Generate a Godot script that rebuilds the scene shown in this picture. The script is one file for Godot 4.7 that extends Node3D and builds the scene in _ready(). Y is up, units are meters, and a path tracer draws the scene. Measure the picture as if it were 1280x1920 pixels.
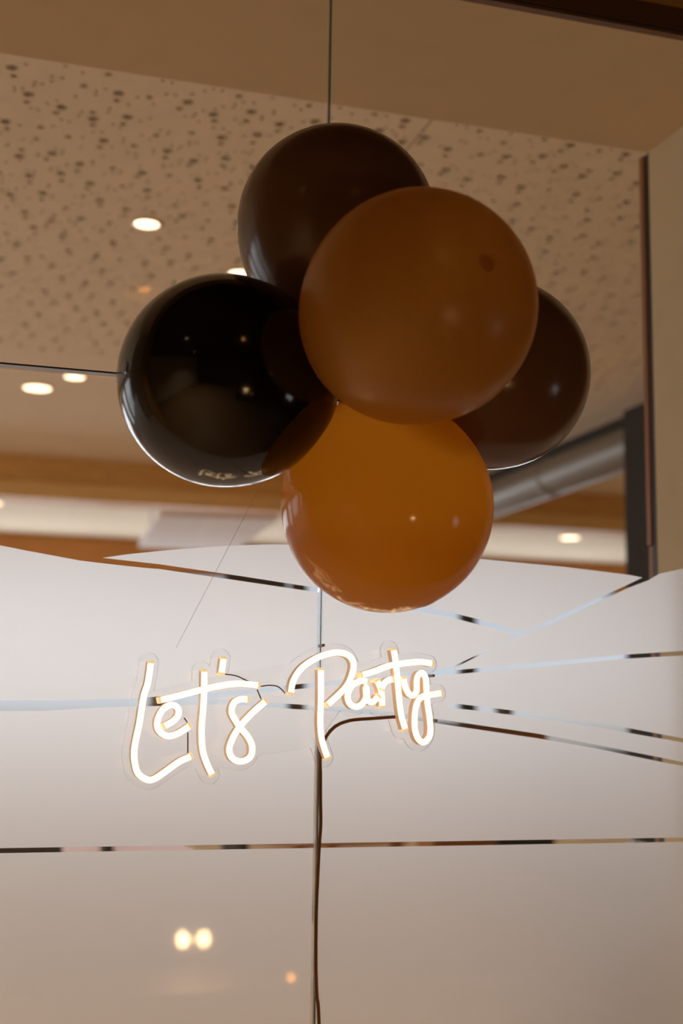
extends Node3D
# A glass partition with frosted film, a cluster of balloons and a glowing sign; all measures in metres, y up, the glass stands in the plane z = 0.

var mats := {}
var names := {}

# ---------- helpers: naming ----------
func numbered(called: String) -> String:
	if not names.has(called):
		names[called] = 0
		return called
	names[called] += 1
	return "%s_%03d" % [called, names[called]]

func tag(o: Node3D, label: String, category: String, group := "", kind := "") -> Node3D:
	if label: o.set_meta("label", label)
	if category: o.set_meta("category", category)
	if group: o.set_meta("group", group)
	if kind: o.set_meta("kind", kind)
	return o

func thing(called: String, label: String, category: String, at := Vector3.ZERO, group := "") -> Node3D:
	var o := Node3D.new()
	o.name = numbered(called)
	o.position = at
	add_child(o, true)
	return tag(o, label, category, group)

func setting(called: String, label := "", category := "") -> Node3D:
	var o := Node3D.new()
	o.name = called
	add_child(o, true)
	return tag(o, label, category, "", "structure")

func put(called: String, st: SurfaceTool, m: Material, parent: Node) -> MeshInstance3D:
	st.generate_normals()
	var o := MeshInstance3D.new()
	o.mesh = st.commit()
	o.material_override = m
	o.name = called
	o.cast_shadow = GeometryInstance3D.SHADOW_CASTING_SETTING_ON
	parent.add_child(o, true)
	return o

func copy_of(o: Node3D, at: Vector3, turn: float, label: String) -> Node3D:
	var c: Node3D = o.duplicate()
	c.name = numbered(String(o.name))
	add_child(c, true)
	c.position = at
	c.rotation.y = turn
	c.set_meta("label", label)
	return c

# ---------- helpers: shapes ----------
func tool(smooth := false) -> SurfaceTool:
	var st := SurfaceTool.new()
	st.begin(Mesh.PRIMITIVE_TRIANGLES)
	st.set_smooth_group(0 if smooth else -1)
	return st

# a flat polygon whose front looks along out
func face(st: SurfaceTool, pts: Array, out: Vector3) -> void:
	var n: Vector3 = (pts[1] - pts[0]).cross(pts[2] - pts[0])
	var p := pts.duplicate()
	if n.dot(out) > 0.0: p.reverse()
	for i in range(1, p.size() - 1):
		st.add_vertex(p[0])
		st.add_vertex(p[i])
		st.add_vertex(p[i + 1])

# a box from lo to hi with chamfered edges
func block(st: SurfaceTool, lo: Vector3, hi: Vector3, ch := 0.0, xf := Transform3D()) -> void:
	var c := (lo + hi) / 2.0
	var h := (hi - lo) / 2.0
	var k := minf(ch, minf(h.x, minf(h.y, h.z)) * 0.9)
	var corner := func(s: Vector3, axis: int) -> Vector3:
		var q := h - Vector3(k, k, k)
		q[axis] = h[axis]
		return xf * (c + q * s)
	var mid: Vector3 = xf * c
	for axis in 3:
		var u := (axis + 1) % 3
		var v := (axis + 2) % 3
		for s in [-1.0, 1.0]:
			var pts := []
			for e in [[-1.0, -1.0], [1.0, -1.0], [1.0, 1.0], [-1.0, 1.0]]:
				var sg := Vector3.ONE
				sg[axis] = s
				sg[u] = e[0]
				sg[v] = e[1]
				pts.append(corner.call(sg, axis))
			face(st, pts, (pts[0] + pts[2]) / 2.0 - mid)
			if k > 0.0:
				for t in [-1.0, 1.0]:
					var sa := Vector3.ONE
					sa[u] = s
					sa[v] = t
					var sb := sa
					sa[axis] = -1.0
					sb[axis] = 1.0
					var quad := [corner.call(sa, u), corner.call(sb, u), corner.call(sb, v), corner.call(sa, v)]
					face(st, quad, (quad[0] + quad[2]) / 2.0 - mid)
	if k > 0.0:
		for i in 8:
			var s3 := Vector3(-1 if i & 1 else 1, -1 if i & 2 else 1, -1 if i & 4 else 1)
			var tri := [corner.call(s3, 0), corner.call(s3, 1), corner.call(s3, 2)]
			face(st, tri, tri[0] + tri[1] + tri[2] - 3.0 * mid)

func boxed(called: String, lo: Vector3, hi: Vector3, m: Material, parent: Node, ch := 0.0) -> MeshInstance3D:
	var st := tool()
	block(st, lo, hi, ch)
	return put(called, st, m, parent)

# rings of points joined into a skin; the rings run along the body
func skin(st: SurfaceTool, rings: Array, closed := true, caps := true) -> void:
	for i in rings.size() - 1:
		var a: Array = rings[i]
		var b: Array = rings[i + 1]
		var n := a.size()
		var mid := Vector3.ZERO
		for p in a: mid += p
		for p in b: mid += p
		mid /= 2.0 * n
		for j in (n if closed else n - 1):
			var k := (j + 1) % n
			var q := [a[j], a[k], b[k], b[j]]
			var nn: Vector3 = (q[2] - q[0]).cross(q[3] - q[1])
			if nn.length() < 1e-14: continue
			var out: Vector3 = (q[0] + q[1] + q[2] + q[3]) / 4.0 - mid
			if nn.dot(out) > 0.0: q.reverse()
			for t in [0, 1, 2, 0, 2, 3]: st.add_vertex(q[t])
	if caps and closed:
		st.set_smooth_group(-1)
		face(st, rings[0], ring_mid(rings[0]) - ring_mid(rings[1]))
		face(st, rings[-1], ring_mid(rings[-1]) - ring_mid(rings[-2]))
		st.set_smooth_group(0)

func ring_mid(r: Array) -> Vector3:
	var m := Vector3.ZERO
	for p in r: m += p
	return m / r.size()

func tube(st: SurfaceTool, path: PackedVector3Array, radius: float, sides := 10) -> void:
	var rings := []
	var up := Vector3(0.13, 0.31, 0.94).normalized()
	for i in path.size():
		var d := (path[mini(i + 1, path.size() - 1)] - path[maxi(i - 1, 0)]).normalized()
		var u := d.cross(up)
		u = u.normalized() if u.length() > 0.05 else d.cross(Vector3.RIGHT).normalized()
		var v := d.cross(u)
		up = u.cross(d).normalized() if i > 0 else up
		var ring := []
		for j in sides:
			var a := TAU * j / sides
			ring.append(path[i] + (u * cos(a) + v * sin(a)) * radius)
		rings.append(ring)
	skin(st, rings)

# a lathed body: profile of (radius, height) turned about the axis from at along dir
func lathe(st: SurfaceTool, profile: PackedVector2Array, at: Vector3, dir: Vector3, sides := 32, caps := true) -> void:
	var w := dir.normalized()
	var u := w.cross(Vector3.RIGHT if absf(w.x) < 0.8 else Vector3.UP).normalized()
	var v := w.cross(u)
	var rings := []
	for p in profile:
		var ring := []
		for j in sides:
			var a := TAU * j / sides
			ring.append(at + w * p.y + (u * cos(a) + v * sin(a)) * p.x)
		rings.append(ring)
	skin(st, rings, true, caps)

# a smooth line through 2-D points
func spline(pts: PackedVector2Array, step := 0.0025) -> PackedVector2Array:
	var out := PackedVector2Array()
	for i in pts.size() - 1:
		var a := pts[maxi(i - 1, 0)]
		var b := pts[i]
		var c := pts[i + 1]
		var d := pts[mini(i + 2, pts.size() - 1)]
		var n := maxi(2, int(b.distance_to(c) / step))
		for k in n:
			out.append(b.cubic_interpolate(c, a, d, float(k) / n))
	out.append(pts[pts.size() - 1])
	return out

func spline3(pts: PackedVector3Array, step := 0.006) -> PackedVector3Array:
	var out := PackedVector3Array()
	for i in pts.size() - 1:
		var n := maxi(2, int(pts[i].distance_to(pts[i + 1]) / step))
		for k in n:
			out.append(pts[i].cubic_interpolate(pts[i + 1], pts[maxi(i - 1, 0)], pts[mini(i + 2, pts.size() - 1)], float(k) / n))
	out.append(pts[pts.size() - 1])
	return out

# a strip bent along a 2-D path (in x, y), its cross-section given as (across, z)
func bent(st: SurfaceTool, path: PackedVector2Array, section: PackedVector2Array, closed := true) -> void:
	var rings := []
	for i in path.size():
		var d := (path[mini(i + 1, path.size() - 1)] - path[maxi(i - 1, 0)]).normalized()
		var n := Vector2(-d.y, d.x)
		var ring := []
		for s in section: ring.append(Vector3(path[i].x + n.x * s.x, path[i].y + n.y * s.x, s.y))
		rings.append(ring)
	skin(st, rings, closed, closed)

# a polygon of the x, y plane as a sheet at z (front towards +z)
func sheet(st: SurfaceTool, poly: PackedVector2Array, z: float) -> void:
	var ids := Geometry2D.triangulate_polygon(poly)
	for i in range(0, ids.size(), 3):
		var t := [poly[ids[i]], poly[ids[i + 1]], poly[ids[i + 2]]]
		face(st, [Vector3(t[0].x, t[0].y, z), Vector3(t[1].x, t[1].y, z), Vector3(t[2].x, t[2].y, z)], Vector3.BACK)

func rim(st: SurfaceTool, poly: PackedVector2Array, z0: float, z1: float) -> void:
	var sgn := -1.0 if Geometry2D.is_polygon_clockwise(poly) else 1.0
	for i in poly.size():
		var a := poly[i]
		var b := poly[(i + 1) % poly.size()]
		var d := (b - a) * sgn
		face(st, [Vector3(a.x, a.y, z0), Vector3(b.x, b.y, z0), Vector3(b.x, b.y, z1), Vector3(a.x, a.y, z1)], Vector3(d.y, -d.x, 0))

# ---------- helpers: materials ----------
func mat(called: String, color: Color, rough := 0.6, metal := 0.0) -> StandardMaterial3D:
	if mats.has(called): return mats[called]
	var m := StandardMaterial3D.new()
	m.resource_name = called
	m.albedo_color = color
	m.roughness = rough
	m.metallic = metal
	mats[called] = m
	return m

func glow(called: String, color: Color, energy: float) -> StandardMaterial3D:
	var m := mat(called, Color(0.85, 0.82, 0.78), 0.5)
	m.emission_enabled = true
	m.emission = color
	m.emission_energy_multiplier = energy
	return m

func noise(freq: float, colors: Array, seed_: int, size := 256, octaves := 4) -> NoiseTexture2D:
	var t := NoiseTexture2D.new()
	var n := FastNoiseLite.new()
	n.seed = seed_
	n.frequency = freq
	n.fractal_octaves = octaves
	t.noise = n
	t.width = size
	t.height = size
	t.seamless = true
	var g := Gradient.new()
	g.offsets = PackedFloat32Array()
	g.colors = PackedColorArray()
	for i in colors.size(): g.add_point(float(i) / (colors.size() - 1), colors[i])
	t.color_ramp = g
	return t

func wood(called: String, a: Color, b: Color, scale: Vector3, rough := 0.5) -> StandardMaterial3D:
	var m := mat(called, Color.WHITE, rough)
	m.albedo_texture = noise(0.02, [a, b, a.lerp(b, 0.4), b], called.hash() % 1000)
	m.uv1_triplanar = true
	m.uv1_world_triplanar = true
	m.uv1_scale = scale
	return m

func plaster(called: String, c: Color) -> StandardMaterial3D:
	var m := mat(called, Color.WHITE, 0.85)
	m.albedo_texture = noise(0.03, [c.darkened(0.025), c, c.lightened(0.02)], called.hash() % 1000)
	m.uv1_triplanar = true
	m.uv1_world_triplanar = true
	m.uv1_scale = Vector3(0.9, 0.9, 0.9)
	return m

func latex(called: String, color: Color, through: Color, rough: float) -> StandardMaterial3D:
	var m := mat(called, color, rough)
	if through.r > 0.0:
		m.backlight_enabled = true
		m.backlight = through
	return m

func bulb_light(at: Vector3, color: Color, energy: float, size := 0.02) -> OmniLight3D:
	var l := OmniLight3D.new()
	l.name = "lamp_light"
	l.position = at
	l.light_color = color
	l.light_energy = energy
	l.light_size = size
	l.omni_range = 12.0
	l.omni_attenuation = 2.0
	l.shadow_enabled = true
	return l

func window_light(at: Vector3, size: Vector2, facing: Vector3, color: Color, energy: float) -> void:
	var l := AreaLight3D.new()
	l.name = "daylight"
	l.area_size = size
	l.area_normalize_energy = true
	l.light_color = color
	l.light_energy = energy
	l.area_range = 20.0
	l.area_attenuation = 2.0
	l.shadow_enabled = true
	add_child(l, true)
	l.look_at_from_position(at, at + facing, Vector3.UP)

func _ready() -> void:
	# ---------- camera, sky, daylight, exposure ----------
	var cam := Camera3D.new()
	cam.name = "camera"
	add_child(cam)
	cam.transform = Transform3D(Basis(Vector3(0.955860, 0.013872, 0.293494), Vector3(-0.057646, 0.988326, 0.141030), Vector3(-0.288112, -0.151724, 0.945501)), Vector3(0, 1.5, 1.85))
	cam.near = 0.05
	cam.far = 200.0
	var lens := CameraAttributesPhysical.new()
	lens.frustum_focal_length = 30.785
	lens.frustum_focus_distance = 1.8
	lens.exposure_aperture = 1.9
	cam.attributes = lens
	cam.current = true

	var we := WorldEnvironment.new()
	we.name = "surroundings"
	var env := Environment.new()
	env.background_mode = Environment.BG_SKY
	var sky := Sky.new()
	var sm := ProceduralSkyMaterial.new()
	sm.sky_top_color = Color(0.62, 0.74, 0.88)
	sm.sky_horizon_color = Color(0.9, 0.93, 0.97)
	sm.ground_bottom_color = Color(0.45, 0.42, 0.38)
	sm.ground_horizon_color = Color(0.8, 0.8, 0.8)
	sm.sky_energy_multiplier = 1.0
	sky.sky_material = sm
	env.sky = sky
	env.tonemap_mode = Environment.TONE_MAPPER_LINEAR
	env.tonemap_exposure = 1.0
	env.sdfgi_enabled = true
	env.ssao_enabled = true
	env.ssil_enabled = true
	we.environment = env
	add_child(we)

	var day := Color(0.96, 0.98, 1.0)
	# daylight in the openings of the far wall and of the left wall of the back room
	for x in [-2.6, -1.0, 0.6, 2.2, 3.8, 5.45]:
		window_light(Vector3(x, 1.95, -9.1), Vector2(1.4, 1.3), Vector3.BACK, day, 1.8)
	for z in [-1.8, -4.0, -6.6]:
		window_light(Vector3(-3.85, 1.55, z), Vector2(1.7, 2.0), Vector3(1, 0, 0), day, 1.9)
	# daylight in the window of the front room
	window_light(Vector3(3.45, 0.95, 1.95), Vector2(0.5, 0.4), Vector3(-1, 0, 0), day, 0.12)

	build_shell()
	build_partition()
	build_back_room()
	build_front_room()
	build_balloons()
	build_sign()

# ---------- the rooms ----------
func build_shell() -> void:
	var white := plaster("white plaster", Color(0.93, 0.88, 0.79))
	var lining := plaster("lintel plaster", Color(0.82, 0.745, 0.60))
	var oak := wood("oak boards", Color(0.75, 0.63, 0.48), Color(0.66, 0.53, 0.39), Vector3(0.4, 2.5, 2.5))
	var brown := wood("dark panelling", Color(0.20, 0.12, 0.07), Color(0.13, 0.08, 0.05), Vector3(2.2, 0.4, 2.2))

	var fl := setting("floor")
	for i in 10:
		boxed("floorboard_field", Vector3(-4.0 + i * 1.1, -0.06, -9.3), Vector3(-4.0 + i * 1.1 + 1.097, 0.0, 5.6), oak, fl, 0.003)

	# wall between the rooms: a deep opening that holds the glass
	var front := setting("wall_partition")
	var lo := tool()
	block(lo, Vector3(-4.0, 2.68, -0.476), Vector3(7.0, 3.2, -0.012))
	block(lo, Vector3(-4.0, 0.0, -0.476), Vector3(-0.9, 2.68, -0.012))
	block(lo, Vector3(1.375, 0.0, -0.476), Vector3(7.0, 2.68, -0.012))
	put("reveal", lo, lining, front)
	var fw := tool()
	block(fw, Vector3(-4.0, 2.706, -0.012), Vector3(7.0, 3.2, 0.012))
	block(fw, Vector3(-4.0, 0.0, -0.012), Vector3(-0.9, 2.706, 0.012))
	block(fw, Vector3(1.375, 0.0, -0.012), Vector3(7.0, 2.706, 0.012))
	put("timber_cladding", fw, wood("header timber", Color(0.84, 0.68, 0.44), Color(0.76, 0.59, 0.36), Vector3(0.6, 3, 3)), front)

	# back room
	var ceil_ := setting("ceiling")
	boxed("slab", Vector3(-4.2, 3.06, -9.4), Vector3(7.2, 3.2, -0.476), white, ceil_)
	var smooth_ := tool()
	block(smooth_, Vector3(-4.0, 2.92, -9.2), Vector3(7.0, 2.945, -3.38))
	block(smooth_, Vector3(-4.0, 2.92, -3.38), Vector3(-1.332, 2.945, -0.476))
	block(smooth_, Vector3(3.468, 2.92, -3.38), Vector3(7.0, 2.945, -0.476))
	put("plain_field", smooth_, white, ceil_)
	boxed("acoustic_felt", Vector3(-1.332, 2.945, -3.38), Vector3(3.468, 2.955, -0.476), mat("dark felt", Color(0.03, 0.02, 0.017), 0.95), ceil_)
	perforated(ceil_, -1.332, 1.0665, white, 5)
	perforated(ceil_, 1.0695, 3.468, white, 9)

	var far := setting("wall_far")
	var fb := tool()
	block(fb, Vector3(-4.2, 0.0, -9.4), Vector3(7.2, 1.12, -9.2))
	block(fb, Vector3(6.3, 1.12, -9.4), Vector3(7.2, 2.72, -9.2))
	block(fb, Vector3(-4.2, 1.12, -9.4), Vector3(-3.4, 2.72, -9.2))
	block(fb, Vector3(-4.2, 2.72, -9.4), Vector3(7.2, 3.06, -9.2))
	put("masonry", fb, white, far)
	var lw := setting("wall_left")
	var lb := tool()
	block(lb, Vector3(-4.2, 0.0, -9.4), Vector3(-4.0, 0.5, 5.8))
	block(lb, Vector3(-4.2, 2.6, -9.4), Vector3(-4.0, 3.2, 5.8))
	for zz in [[-9.4, -7.5], [-5.7, -4.9], [-3.1, -2.7], [-0.9, 5.8]]:
		block(lb, Vector3(-4.2, 0.5, zz[0]), Vector3(-4.0, 2.6, zz[1]))
	put("masonry", lb, white, lw)
	var rw := setting("wall_right")
	boxed("masonry", Vector3(7.0, 0.0, -9.4), Vector3(7.2, 3.2, 0.0), white, rw)

	# front room
	var fr := setting("wall_back")
	boxed("panelling", Vector3(-4.0, 0.0, 5.6), Vector3(3.7, 3.2, 5.8), brown, fr)
	var fs := setting("wall_side")
	var sb := tool()
	block(sb, Vector3(3.5, 0.0, 0.012), Vector3(3.7, 0.72, 5.6))
	block(sb, Vector3(3.5, 1.18, 0.012), Vector3(3.7, 3.2, 5.6))
	block(sb, Vector3(3.5, 0.72, 0.012), Vector3(3.7, 1.18, 1.66))
	block(sb, Vector3(3.5, 0.72, 2.24), Vector3(3.7, 1.18, 5.6))
	put("panelling", sb, brown, fs)
	var ff := setting("trim_ceiling")
	boxed("timber_ceiling", Vector3(-4.0, 3.0, 0.012), Vector3(3.5, 3.2, 5.6), brown, ff)

# a ceiling board with scattered round holes of three sizes
func perforated(parent: Node, x0: float, x1: float, m: Material, seed_: int) -> void:
	var rng := RandomNumberGenerator.new()
	rng.seed = seed_
	var st := tool()
	var z0 := -3.38
	var z1 := -0.476
	var y := 2.92
	var nx := int(round((x1 - x0) / 0.04))
	var nz := int(round((z1 - z0) / 0.04))
	var sx := (x1 - x0) / nx
	var sz := (z1 - z0) / nz
	for i in nx:
		for j in nz:
			var a := Vector2(x0 + i * sx, z0 + j * sz)
			var roll := fposmod(i * 0.7548777 + j * 0.5698403 + rng.randf() * 0.06, 1.0)
			if roll < 0.10:
				hole_cell(st, a, Vector2(sx, sz), 0.0135, y, rng)
			elif roll > 0.42 and roll < 0.58:
				hole_cell(st, a, Vector2(sx, sz), 0.0093, y, rng)
			elif roll > 0.2:
				for k in 4:
					var q := a + Vector2((k & 1) * sx / 2.0, (k >> 1) * sz / 2.0)
					if fposmod(i * 0.31 + j * 0.63 + k * 0.29 + rng.randf() * 0.2, 1.0) < 0.2:
						hole_cell(st, q, Vector2(sx, sz) / 2.0, 0.0052, y, rng)
					else:
						flat_cell(st, q, Vector2(sx, sz) / 2.0, y)
			else:
				flat_cell(st, a, Vector2(sx, sz), y)
	put("perforated_board", st, m, parent)

func flat_cell(st: SurfaceTool, a: Vector2, s: Vector2, y: float) -> void:
	face(st, [Vector3(a.x, y, a.y), Vector3(a.x + s.x, y, a.y), Vector3(a.x + s.x, y, a.y + s.y), Vector3(a.x, y, a.y + s.y)], Vector3.DOWN)

func hole_cell(st: SurfaceTool, a: Vector2, s: Vector2, r: float, y: float, rng: RandomNumberGenerator) -> void:
	var free := s / 2.0 - Vector2(r, r) - Vector2(0.001, 0.001)
	var c := a + s / 2.0 + Vector2(rng.randf_range(-1, 1) * free.x, rng.randf_range(-1, 1) * free.y) * 0.9
	var corner := [a + s, a + Vector2(0, s.y), a, a + Vector2(s.x, 0)]
	for q in 4:
		var ang := PI / 4 + q * PI / 2
		var p := []
		for t in 4: p.append(c + Vector2(cos(ang + t * PI / 6), sin(ang + t * PI / 6)) * r)
		face(st, [v3(corner[q], y), v3(corner[(q + 1) % 4], y), v3(p[3], y)], Vector3.DOWN)
		for t in 3:
			face(st, [v3(corner[q], y), v3(p[t + 1], y), v3(p[t], y)], Vector3.DOWN)
			var mid: Vector2 = (p[t] + p[t + 1]) / 2.0 - c
			face(st, [v3(p[t], y), v3(p[t + 1], y), v3(p[t + 1], y + 0.0125), v3(p[t], y + 0.0125)], Vector3(-mid.x, 0, -mid.y))

func v3(p: Vector2, y: float) -> Vector3:
	return Vector3(p.x, y, p.y)

# ---------- the glass partition ----------
func build_partition() -> void:
	var w := setting("window_1", "frameless glass partition with frosted film bands and a dark head rail", "partition")
	var glass := mat("clear glass", Color(0.93, 0.97, 0.95, 0.03), 0.02)
	glass.transparency = BaseMaterial3D.TRANSPARENCY_ALPHA
	var edge := mat("polished glass edge", Color(0.80, 0.86, 0.85, 0.22), 0.05)
	edge.transparency = BaseMaterial3D.TRANSPARENCY_ALPHA
	var dark := mat("dark bronze metal", Color(0.44, 0.32, 0.24), 0.5, 0.1)
	var seal := mat("dark seal", Color(0.05, 0.035, 0.03), 0.5)
	var xs := 0.533
	var panes := {
		"door": Rect2(-0.9, 0.0, xs - 0.003 + 0.9, 1.972),
		"transom": Rect2(-0.9, 1.979, xs - 0.003 + 0.9, 2.67 - 1.979),
		"side": Rect2(xs + 0.003, 0.0, 1.375 - xs - 0.003, 2.67)}
	for k in panes:
		var r: Rect2 = panes[k]
		var st := tool()
		block(st, Vector3(r.position.x, r.position.y, -0.005), Vector3(r.end.x, r.end.y, 0.005), 0.0008)
		var o := put("glass_pane", st, glass, w)
		film(o, r)
	# polished edges and seal of the upright joint, and of the joint between door and transom
	boxed("glass_edge", Vector3(xs - 0.0026, 0.0, -0.005), Vector3(xs - 0.0002, 2.67, 0.0052), edge, w, 0.0004)
	boxed("joint_seal", Vector3(xs - 0.0001, 0.0, -0.004), Vector3(xs + 0.0012, 2.67, 0.0049), seal, w, 0.0004)
	boxed("glass_edge", Vector3(xs + 0.0013, 0.0, -0.005), Vector3(xs + 0.0028, 2.67, 0.0052), edge, w, 0.0003)
	var lip := tool()
	sheet(lip, PackedVector2Array([Vector2(-0.9, 1.9715), Vector2(xs - 0.003, 1.9715), Vector2(xs - 0.003, 1.9762), Vector2(-0.9, 1.9762)]), 0.0052)
	var lm := mat("ground glass edge", Color(0.80, 0.79, 0.80), 0.3)
	lm.backlight_enabled = true
	lm.backlight = Color(1, 1, 1)
	put("ground_edge", lip, lm, w)
	boxed("joint_seal", Vector3(-0.9, 1.9767, -0.005), Vector3(xs - 0.003, 1.9788, 0.0049), seal, w, 0.0004)
	var rail := tool()
	block(rail, Vector3(-0.9, 2.664, -0.011), Vector3(1.375, 2.706, 0.011), 0.001)
	block(rail, Vector3(-0.9, 2.657, -0.009), Vector3(1.375, 2.664, 0.008), 0.0008)
	put("head_rail", rail, dark, w)
	boxed("rail_bead", Vector3(-0.9, 2.6595, 0.0081), Vector3(1.375, 2.6638, 0.0115), mat("rail bead metal", Color(0.42, 0.36, 0.31), 0.3, 0.7), w, 0.001)
	# trim at the back edge of the right reveal: dark shadow gap and brown edge board
	var t := setting("trim_1", "narrow dark and brown edge strip at the back of the pale reveal", "trim")
	boxed("dark_profile", Vector3(1.3745, 0.0, -0.4925), Vector3(1.40, 2.68, -0.4765), mat("black profile", Color(0.035, 0.03, 0.028), 0.5), t, 0.001)
	boxed("edge_board", Vector3(1.3745, 0.0, -0.510), Vector3(1.40, 1.845, -0.493), wood("brown edge", Color(0.62, 0.38, 0.20), Color(0.54, 0.32, 0.16), Vector3(3, 0.5, 3)), t, 0.001)
	boxed("edge_board", Vector3(1.371, 1.847, -0.510), Vector3(1.40, 2.68, -0.493), mats["brown edge"], t, 0.001)

# pieces of frosted film on the room side of the glass, cut to one pane
func film(pane: Node, r: Rect2) -> void:
	var m := mat("frosted film", Color(0.88, 0.87, 0.86, 0.3), 0.75)
	m.refraction_enabled = true
	m.refraction_scale = 0.03
	m.backlight_enabled = true
	m.backlight = Color(0.87, 0.87, 0.87)
	m.metallic_specular = 0.2
	var box := PackedVector2Array([r.position, Vector2(r.end.x, r.position.y), r.end, Vector2(r.position.x, r.end.y)])
	for poly in [
			PackedVector2Array([Vector2(-0.3955, 1.8111), Vector2(-0.0666, 1.7492), Vector2(0.0745, 1.7227), Vector2(0.1106, 1.7171), Vector2(0.1523, 1.7113), Vector2(0.184, 1.7068), Vector2(0.2212, 1.704), Vector2(0.2701, 1.7009), Vector2(0.2967, 1.6999), Vector2(0.4135, 1.6881), Vector2(0.5278, 1.6764), Vector2(0.6173, 1.6641), Vector2(0.6935, 1.6525), Vector2(0.7366, 1.6476), Vector2(0.7889, 1.6364), Vector2(0.8536, 1.6238), Vector2(0.7488, 1.5748), Vector2(0.7153, 1.5669), Vector2(0.5528, 1.5469), Vector2(0.4607, 1.5366), Vector2(0.379, 1.5268), Vector2(0.2583, 1.5165), Vector2(0.1707, 1.5129), Vector2(0.0854, 1.5115), Vector2(-0.3689, 1.5041)]),
			PackedVector2Array([Vector2(0.2149, 1.712), Vector2(0.2506, 1.719), Vector2(0.3111, 1.7281), Vector2(0.3418, 1.732), Vector2(0.3964, 1.7386), Vector2(0.452, 1.743), Vector2(0.5004, 1.7455), Vector2(0.6164, 1.7465), Vector2(0.7017, 1.7435), Vector2(0.7936, 1.7376), Vector2(0.9337, 1.7321), Vector2(1.0459, 1.7245), Vector2(1.0687, 1.7212), Vector2(1.0408, 1.7081), Vector2(0.8635, 1.629), Vector2(0.8492, 1.6302), Vector2(0.789, 1.6445), Vector2(0.7366, 1.6549), Vector2(0.6935, 1.6605), Vector2(0.6172, 1.6721), Vector2(0.5277, 1.6827), Vector2(0.4133, 1.6951), Vector2(0.2965, 1.7067)]),
			PackedVector2Array([Vector2(0.7488, 1.5716), Vector2(0.8241, 1.6082), Vector2(0.9133, 1.6446), Vector2(1.0435, 1.704), Vector2(1.0791, 1.7174), Vector2(1.0987, 1.7285), Vector2(1.1426, 1.7391), Vector2(1.3664, 1.7904), Vector2(1.3589, 1.6252), Vector2(1.1388, 1.6066), Vector2(1.1021, 1.6035), Vector2(1.0403, 1.5985), Vector2(0.9318, 1.5869), Vector2(0.8266, 1.5759), Vector2(0.7497, 1.5672)]),
			PackedVector2Array([Vector2(0.37, 1.5176), Vector2(0.3985, 1.5181), Vector2(0.493, 1.5128), Vector2(0.5696, 1.5093), Vector2(0.6356, 1.5048), Vector2(0.7198, 1.4938), Vector2(0.7446, 1.4909), Vector2(0.8854, 1.4737), Vector2(0.9865, 1.4571), Vector2(1.1016, 1.4376), Vector2(1.1337, 1.4319), Vector2(1.3484, 1.3977), Vector2(1.3499, 1.4299), Vector2(1.1346, 1.4626), Vector2(1.1024, 1.4673), Vector2(0.9943, 1.4831), Vector2(0.8589, 1.4999), Vector2(0.78, 1.5076), Vector2(0.7471, 1.5103), Vector2(0.7385, 1.513), Vector2(0.7385, 1.5146), Vector2(0.7471, 1.5175), Vector2(0.8554, 1.5071), Vector2(1.0046, 1.4894), Vector2(1.1025, 1.4739), Vector2(1.1348, 1.4692), Vector2(1.3502, 1.4368), Vector2(1.3585, 1.6173), Vector2(1.1386, 1.5994), Vector2(1.102, 1.5967), Vector2(1.0383, 1.5918), Vector2(0.8266, 1.5694), Vector2(0.7497, 1.5613), Vector2(0.5529, 1.5399), Vector2(0.4608, 1.5297), Vector2(0.3792, 1.5193)]),
			PackedVector2Array([Vector2(1.3482, 1.3918), Vector2(1.1336, 1.4261), Vector2(1.1014, 1.431), Vector2(0.9845, 1.4518), Vector2(0.8817, 1.4672), Vector2(0.7198, 1.4875), Vector2(0.6356, 1.4978), Vector2(0.5697, 1.5024), Vector2(0.4931, 1.5059), Vector2(0.3987, 1.5106), Vector2(0.2588, 1.5055), Vector2(0.2147, 1.5034), Vector2(0.1392, 1.4979), Vector2(0.0862, 1.4972), Vector2(-0.3677, 1.4909), Vector2(-0.9, 1.3161), Vector2(1.375, 1.3161)]),
			PackedVector2Array([Vector2(-0.9, 1.3096), Vector2(1.375, 1.3096), Vector2(1.375, 0.02), Vector2(-0.9, 0.02)])
		]:
		for piece in Geometry2D.intersect_polygons(poly, box):
			if piece.size() < 3: continue
			var st := tool()
			sheet(st, piece, -0.0056)
			put("frosted_film", st, m, pane)

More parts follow.
